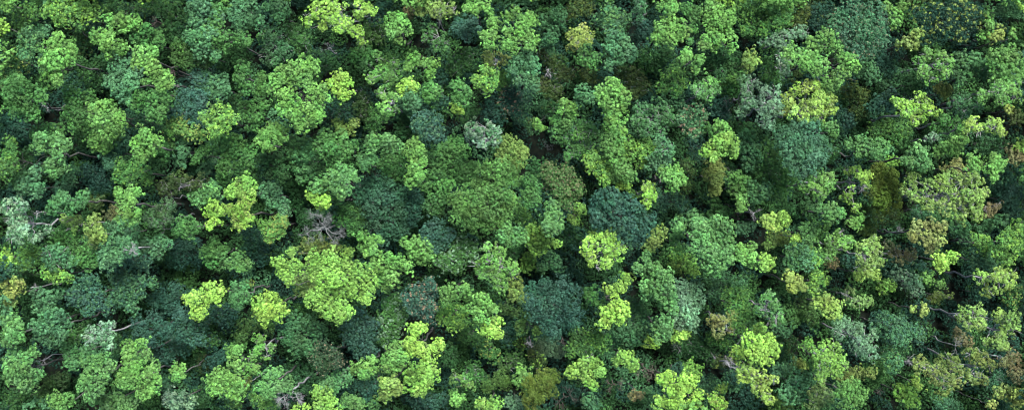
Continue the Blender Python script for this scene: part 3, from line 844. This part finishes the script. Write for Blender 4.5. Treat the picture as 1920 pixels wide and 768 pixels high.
# ---------------------------------------------------------------- trees
HT = {1: (8.5, 12.5), 2: (16.5, 20.5), 3: (24.0, 29.0)}
def build_tree(t):
    storey = t['storey']; habit = t['habit']
    h = rng.uniform(*HT[storey]) + min(2.2, t['ext']/40.0) + (1.5 if t['ref'] else 0.0)
    s = K*(CAM_Z-h)
    Lx = (t['L'][:, 0]-960)*s; Ly = -(t['L'][:, 1]-384)*s; Lr = t['L'][:, 2]*s*(1.07 if storey > 1 else 1.06)
    w = Lr**2; bx = (Lx*w).sum()/w.sum(); by = (Ly*w).sum()/w.sum()
    d = np.hypot(Lx-bx, Ly-by); Rc = (d+Lr).max()
    Lz = h - Lr*0.8 - (d/max(Rc, .1))**2*min(Rc, 5.0)*0.50 + rng.normal(size=len(Lr))*0.75
    lobes = np.stack([Lx-bx, Ly-by, Lz, Lr], 1)
    kind = 'understory_tree' if (storey == 1 and habit in 'af') else NAME[habit]
    root = bpy.data.objects.new(kind, None); col.objects.link(root)
    root.empty_display_size = 1.0
    root.location = (bx, by, 0.0)
    root['label'] = t['label']; root['category'] = CAT[habit]; root['group'] = GRP[habit] if kind != 'understory_tree' else 'lower trees between the tall crowns'
    # wood
    tr = 0.05 + 0.007*h*min(1.0, 0.4+Rc/6)
    lean = rng.normal(size=2)*0.35
    fork = np.array([lean[0], lean[1], h - min(h*0.5, 1.2*Rc+2.0)])
    lines = [limb((0, 0, -0.3), fork, tr, tr*0.62, 8, 0.016)]
    top = np.array([0, 0, h-1.6]); tw = []; tw.append(limb(fork, top, tr*0.6, tr*0.14, 5, 0.05))
    for (x, y, z, r) in lobes:
        a = fork + (top-fork)*rng.uniform(0.0, 0.45)
        tip = np.array([x, y, z - r*0.15])
        tw.append(limb(a, tip, tr*0.42, 0.040, 6, 0.05, 0.02))
        if habit == 'b':
            def grow(p, dirv, L, rad, lev):
                q = p + dirv*L
                tw.append(limb(p, q, rad, rad*0.5, 4, 0.06))
                if lev:
                    for _ in range(4 if lev > 1 else 4):
                        f = rng.uniform(0.35, 1.0); nd = unit((dirv + rng.normal(size=3)*0.75 + np.array([0, 0, 0.10]))[None])[0]
                        grow(p+dirv*L*f, nd, L*rng.uniform(0.45, 0.8), rad*0.55, lev-1)
            for _ in range(6 if storey == 3 else 4):
                dv = unit((rng.normal(size=3)*np.array([1, 1, .4]) + np.array([0, 0, 0.6]))[None])[0]
                grow(np.array([x, y, z-r*0.3]), dv, r*0.55, 0.030, 3 if storey == 3 else 2)
        else:
            nt_ = {'l': 7, 's': 5, 'a': 3, 'f': 2, 'h': 3}[habit]
            for _ in range(nt_):
                dv = unit((rng.normal(size=3)*np.array([1, 1, .5]) + np.array([0, 0, 0.55]))[None])[0]
                e = tip + dv*r*(1.0 if habit == 'l' else 0.85)*np.array([1, 1, 0.95])
                tw.append(limb(tip, e, 0.050 if habit == 'l' else 0.030, 0.016, 4, 0.07))
    if habit == 'b':
        wood = BROWN if t['code'] == 'O' else (PALE if t['area'] < 2200 and t['storey'] > 1 else DEAD)
    else:
        wood = PALE if habit == 'l' else BARK
    tube_mesh('trunk', lines, wood, root, 6 if storey > 1 else 5)
    if habit == 'b':
        tube_mesh('branches', tw, wood, root, 4)
        return
    tube_mesh('branches', tw, wood, root, 4)
    V, C = crown_geometry(lobes, habit, t['code'], storey)
    quads_object('crown', V, C, LEAF, root)
    return len(V)

total = 0
for t in trees:
    total += build_tree(t) or 0
print('TREES', len(trees), 'LEAVES', total)

# ---------------------------------------------------------------- undergrowth, and the forest going on beyond
def mass(name, xs, ys, zs, rs, per, size, colors, spread=0.7, kind='stuff', label=None, cat=None):
    cen = np.stack([xs, ys, zs], 1); nrm = np.tile(np.array([0, 0, 1.0]), (len(xs), 1))
    V, idx = tufts(cen, nrm, rs, per, size, spread, (0.55, 1.05))
    C = colors[idx]*(1+rng.normal(size=(len(idx), 1))*0.18)
    o = quads_object(name, V, C, LEAF)
    o['kind'] = kind; o['label'] = label; o['category'] = cat
    return o

# canopy gaps, where low bushes are coloured darkest to stand for deep shade: photo x, y, radius
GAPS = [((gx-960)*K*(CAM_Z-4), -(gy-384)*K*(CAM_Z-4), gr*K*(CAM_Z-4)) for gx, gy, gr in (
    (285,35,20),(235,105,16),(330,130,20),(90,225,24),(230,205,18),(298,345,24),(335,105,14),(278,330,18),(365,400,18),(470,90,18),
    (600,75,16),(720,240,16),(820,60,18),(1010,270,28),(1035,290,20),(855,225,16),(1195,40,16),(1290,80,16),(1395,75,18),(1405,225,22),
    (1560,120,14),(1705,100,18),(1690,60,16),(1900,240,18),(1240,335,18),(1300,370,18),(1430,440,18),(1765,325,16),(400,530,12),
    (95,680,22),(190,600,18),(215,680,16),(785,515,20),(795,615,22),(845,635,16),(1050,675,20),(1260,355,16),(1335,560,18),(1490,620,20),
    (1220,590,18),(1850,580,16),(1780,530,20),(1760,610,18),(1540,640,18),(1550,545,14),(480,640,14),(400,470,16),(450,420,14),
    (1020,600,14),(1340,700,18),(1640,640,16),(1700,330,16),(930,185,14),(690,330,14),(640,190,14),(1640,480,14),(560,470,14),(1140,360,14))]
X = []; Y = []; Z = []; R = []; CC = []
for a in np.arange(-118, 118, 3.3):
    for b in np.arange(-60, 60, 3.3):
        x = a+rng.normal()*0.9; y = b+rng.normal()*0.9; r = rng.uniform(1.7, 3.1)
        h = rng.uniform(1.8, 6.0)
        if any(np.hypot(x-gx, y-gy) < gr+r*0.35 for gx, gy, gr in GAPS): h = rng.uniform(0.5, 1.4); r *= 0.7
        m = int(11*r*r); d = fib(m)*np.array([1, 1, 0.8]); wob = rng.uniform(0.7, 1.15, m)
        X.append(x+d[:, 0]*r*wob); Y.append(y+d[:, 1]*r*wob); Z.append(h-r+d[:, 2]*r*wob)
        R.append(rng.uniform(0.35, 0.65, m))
        c = np.array(COL['DDGDKKDSK'[rng.integers(9)] if h > 1.5 else 'K'])  # low gap bushes all get the darkest green, shade held in their colour
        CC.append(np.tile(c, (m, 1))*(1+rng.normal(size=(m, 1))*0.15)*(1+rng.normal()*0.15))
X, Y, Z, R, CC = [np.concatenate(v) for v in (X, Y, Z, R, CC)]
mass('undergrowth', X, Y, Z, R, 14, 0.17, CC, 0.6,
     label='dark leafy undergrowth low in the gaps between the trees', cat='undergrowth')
print('UNDER', len(X)*10)

# canopy outside the survey: domes of foliage over a wide belt, as one mass
def beyond():
    X = []; Y = []; Z = []; R = []; CC = []
    keys = ['B', 'G', 'S', 'D', 'G', 'S', 'L', 'O', 'T', 'K', 'B']
    gx = np.arange(-190, 190, 7.5); gy = np.arange(-130, 130, 7.5)
    for a in gx:
        for b in gy:
            x = a+rng.normal()*1.6; y = b+rng.normal()*1.6
            r = rng.uniform(2.8, 4.8); h = rng.uniform(16, 27)
            if abs(x) < HX*(CAM_Z-h)+r*0.6 and abs(y) < HY*(CAM_Z-h)+r*0.6: continue
            far = max(abs(x)-97, abs(y)-40) > 24
            m = int((34 if not far else 16)*r*r/9)
            d = fib(m)*np.array([1, 1, 0.8])
            wob = rng.uniform(0.78, 1.1, m)
            X.append(x+d[:, 0]*r*wob); Y.append(y+d[:, 1]*r*wob); Z.append(h-r+d[:, 2]*r*wob)
            R.append(np.full(m, 0.75 if not far else 1.3)*rng.uniform(0.7, 1.2, m))
            CC.append(np.tile(np.array(COL[keys[rng.integers(len(keys))]]), (m, 1))*(1+rng.normal(size=(m, 1))*0.12))
    return [np.concatenate(v) for v in (X, Y, Z, R, CC)]
X, Y, Z, R, CC = beyond()
mass('surrounding_forest', X, Y, Z, R, 16, 0.30, CC, 0.6,
     label='continuous forest canopy going on around the surveyed trees', cat='forest')
print('BEYOND', len(X)*16)

# ---------------------------------------------------------------- ground
N = 80; S = 900.0
g = np.linspace(-S, S, N); GX, GY = np.meshgrid(g, g)
GZ = 0.25*np.sin(GX*0.05)*np.cos(GY*0.06) - 0.05
verts = np.stack([GX, GY, GZ], -1).reshape(-1, 3)
faces = [(j*N+i, j*N+i+1, (j+1)*N+i+1, (j+1)*N+i) for j in range(N-1) for i in range(N-1)]
me = bpy.data.meshes.new('ground'); me.from_pydata(verts.tolist(), [], faces); me.update(); me.materials.append(SHADED_SOIL)
go = bpy.data.objects.new('ground', me); col.objects.link(go); go['kind'] = 'structure'

# ---------------------------------------------------------------- light, sky, camera
EL, AZ = math.radians(61), math.radians(25)      # elevation; azimuth from +Y towards +X
w = bpy.data.worlds.new('World'); scene.world = w; w.use_nodes = True
nt = w.node_tree; bg = nt.nodes['Background']
sky = nt.nodes.new('ShaderNodeTexSky'); sky.sky_type = 'NISHITA'; sky.sun_disc = False
sky.sun_elevation = EL; sky.sun_rotation = AZ; sky.air_density = 1.0; sky.dust_density = 2.0; sky.ozone_density = 1.0
nt.links.new(sky.outputs[0], bg.inputs[0]); bg.inputs[1].default_value = 0.078
sun = bpy.data.lights.new('sun', 'SUN'); sun.energy = 4.2; sun.angle = math.radians(22); sun.color = (1.0, 0.98, 0.95)
so = bpy.data.objects.new('sun', sun); col.objects.link(so)
from mathutils import Vector
dirv = Vector((math.sin(AZ)*math.cos(EL), math.cos(AZ)*math.cos(EL), math.sin(EL)))
so.rotation_euler = dirv.to_track_quat('Z', 'Y').to_euler(); so.location = dirv*200

cam = bpy.data.cameras.new('camera'); cam.lens = LENS; cam.sensor_width = 36.0; cam.clip_end = 3000
co = bpy.data.objects.new('camera', cam); col.objects.link(co)
co.location = (0, 0, CAM_Z); co.rotation_euler = (0, 0, 0)
scene.camera = co

scene.render.engine = 'CYCLES'
scene.cycles.filter_width = 1.1; scene.cycles.max_bounces = 5; scene.cycles.diffuse_bounces = 1; scene.cycles.transmission_bounces = 2; scene.cycles.glossy_bounces = 1
scene.cycles.caustics_reflective = False; scene.cycles.caustics_refractive = False
scene.view_settings.view_transform = 'Standard'; scene.view_settings.look = 'None'
scene.view_settings.gamma = 1.0; scene.view_settings.use_curve_mapping = False
scene.view_settings.exposure = 1.72
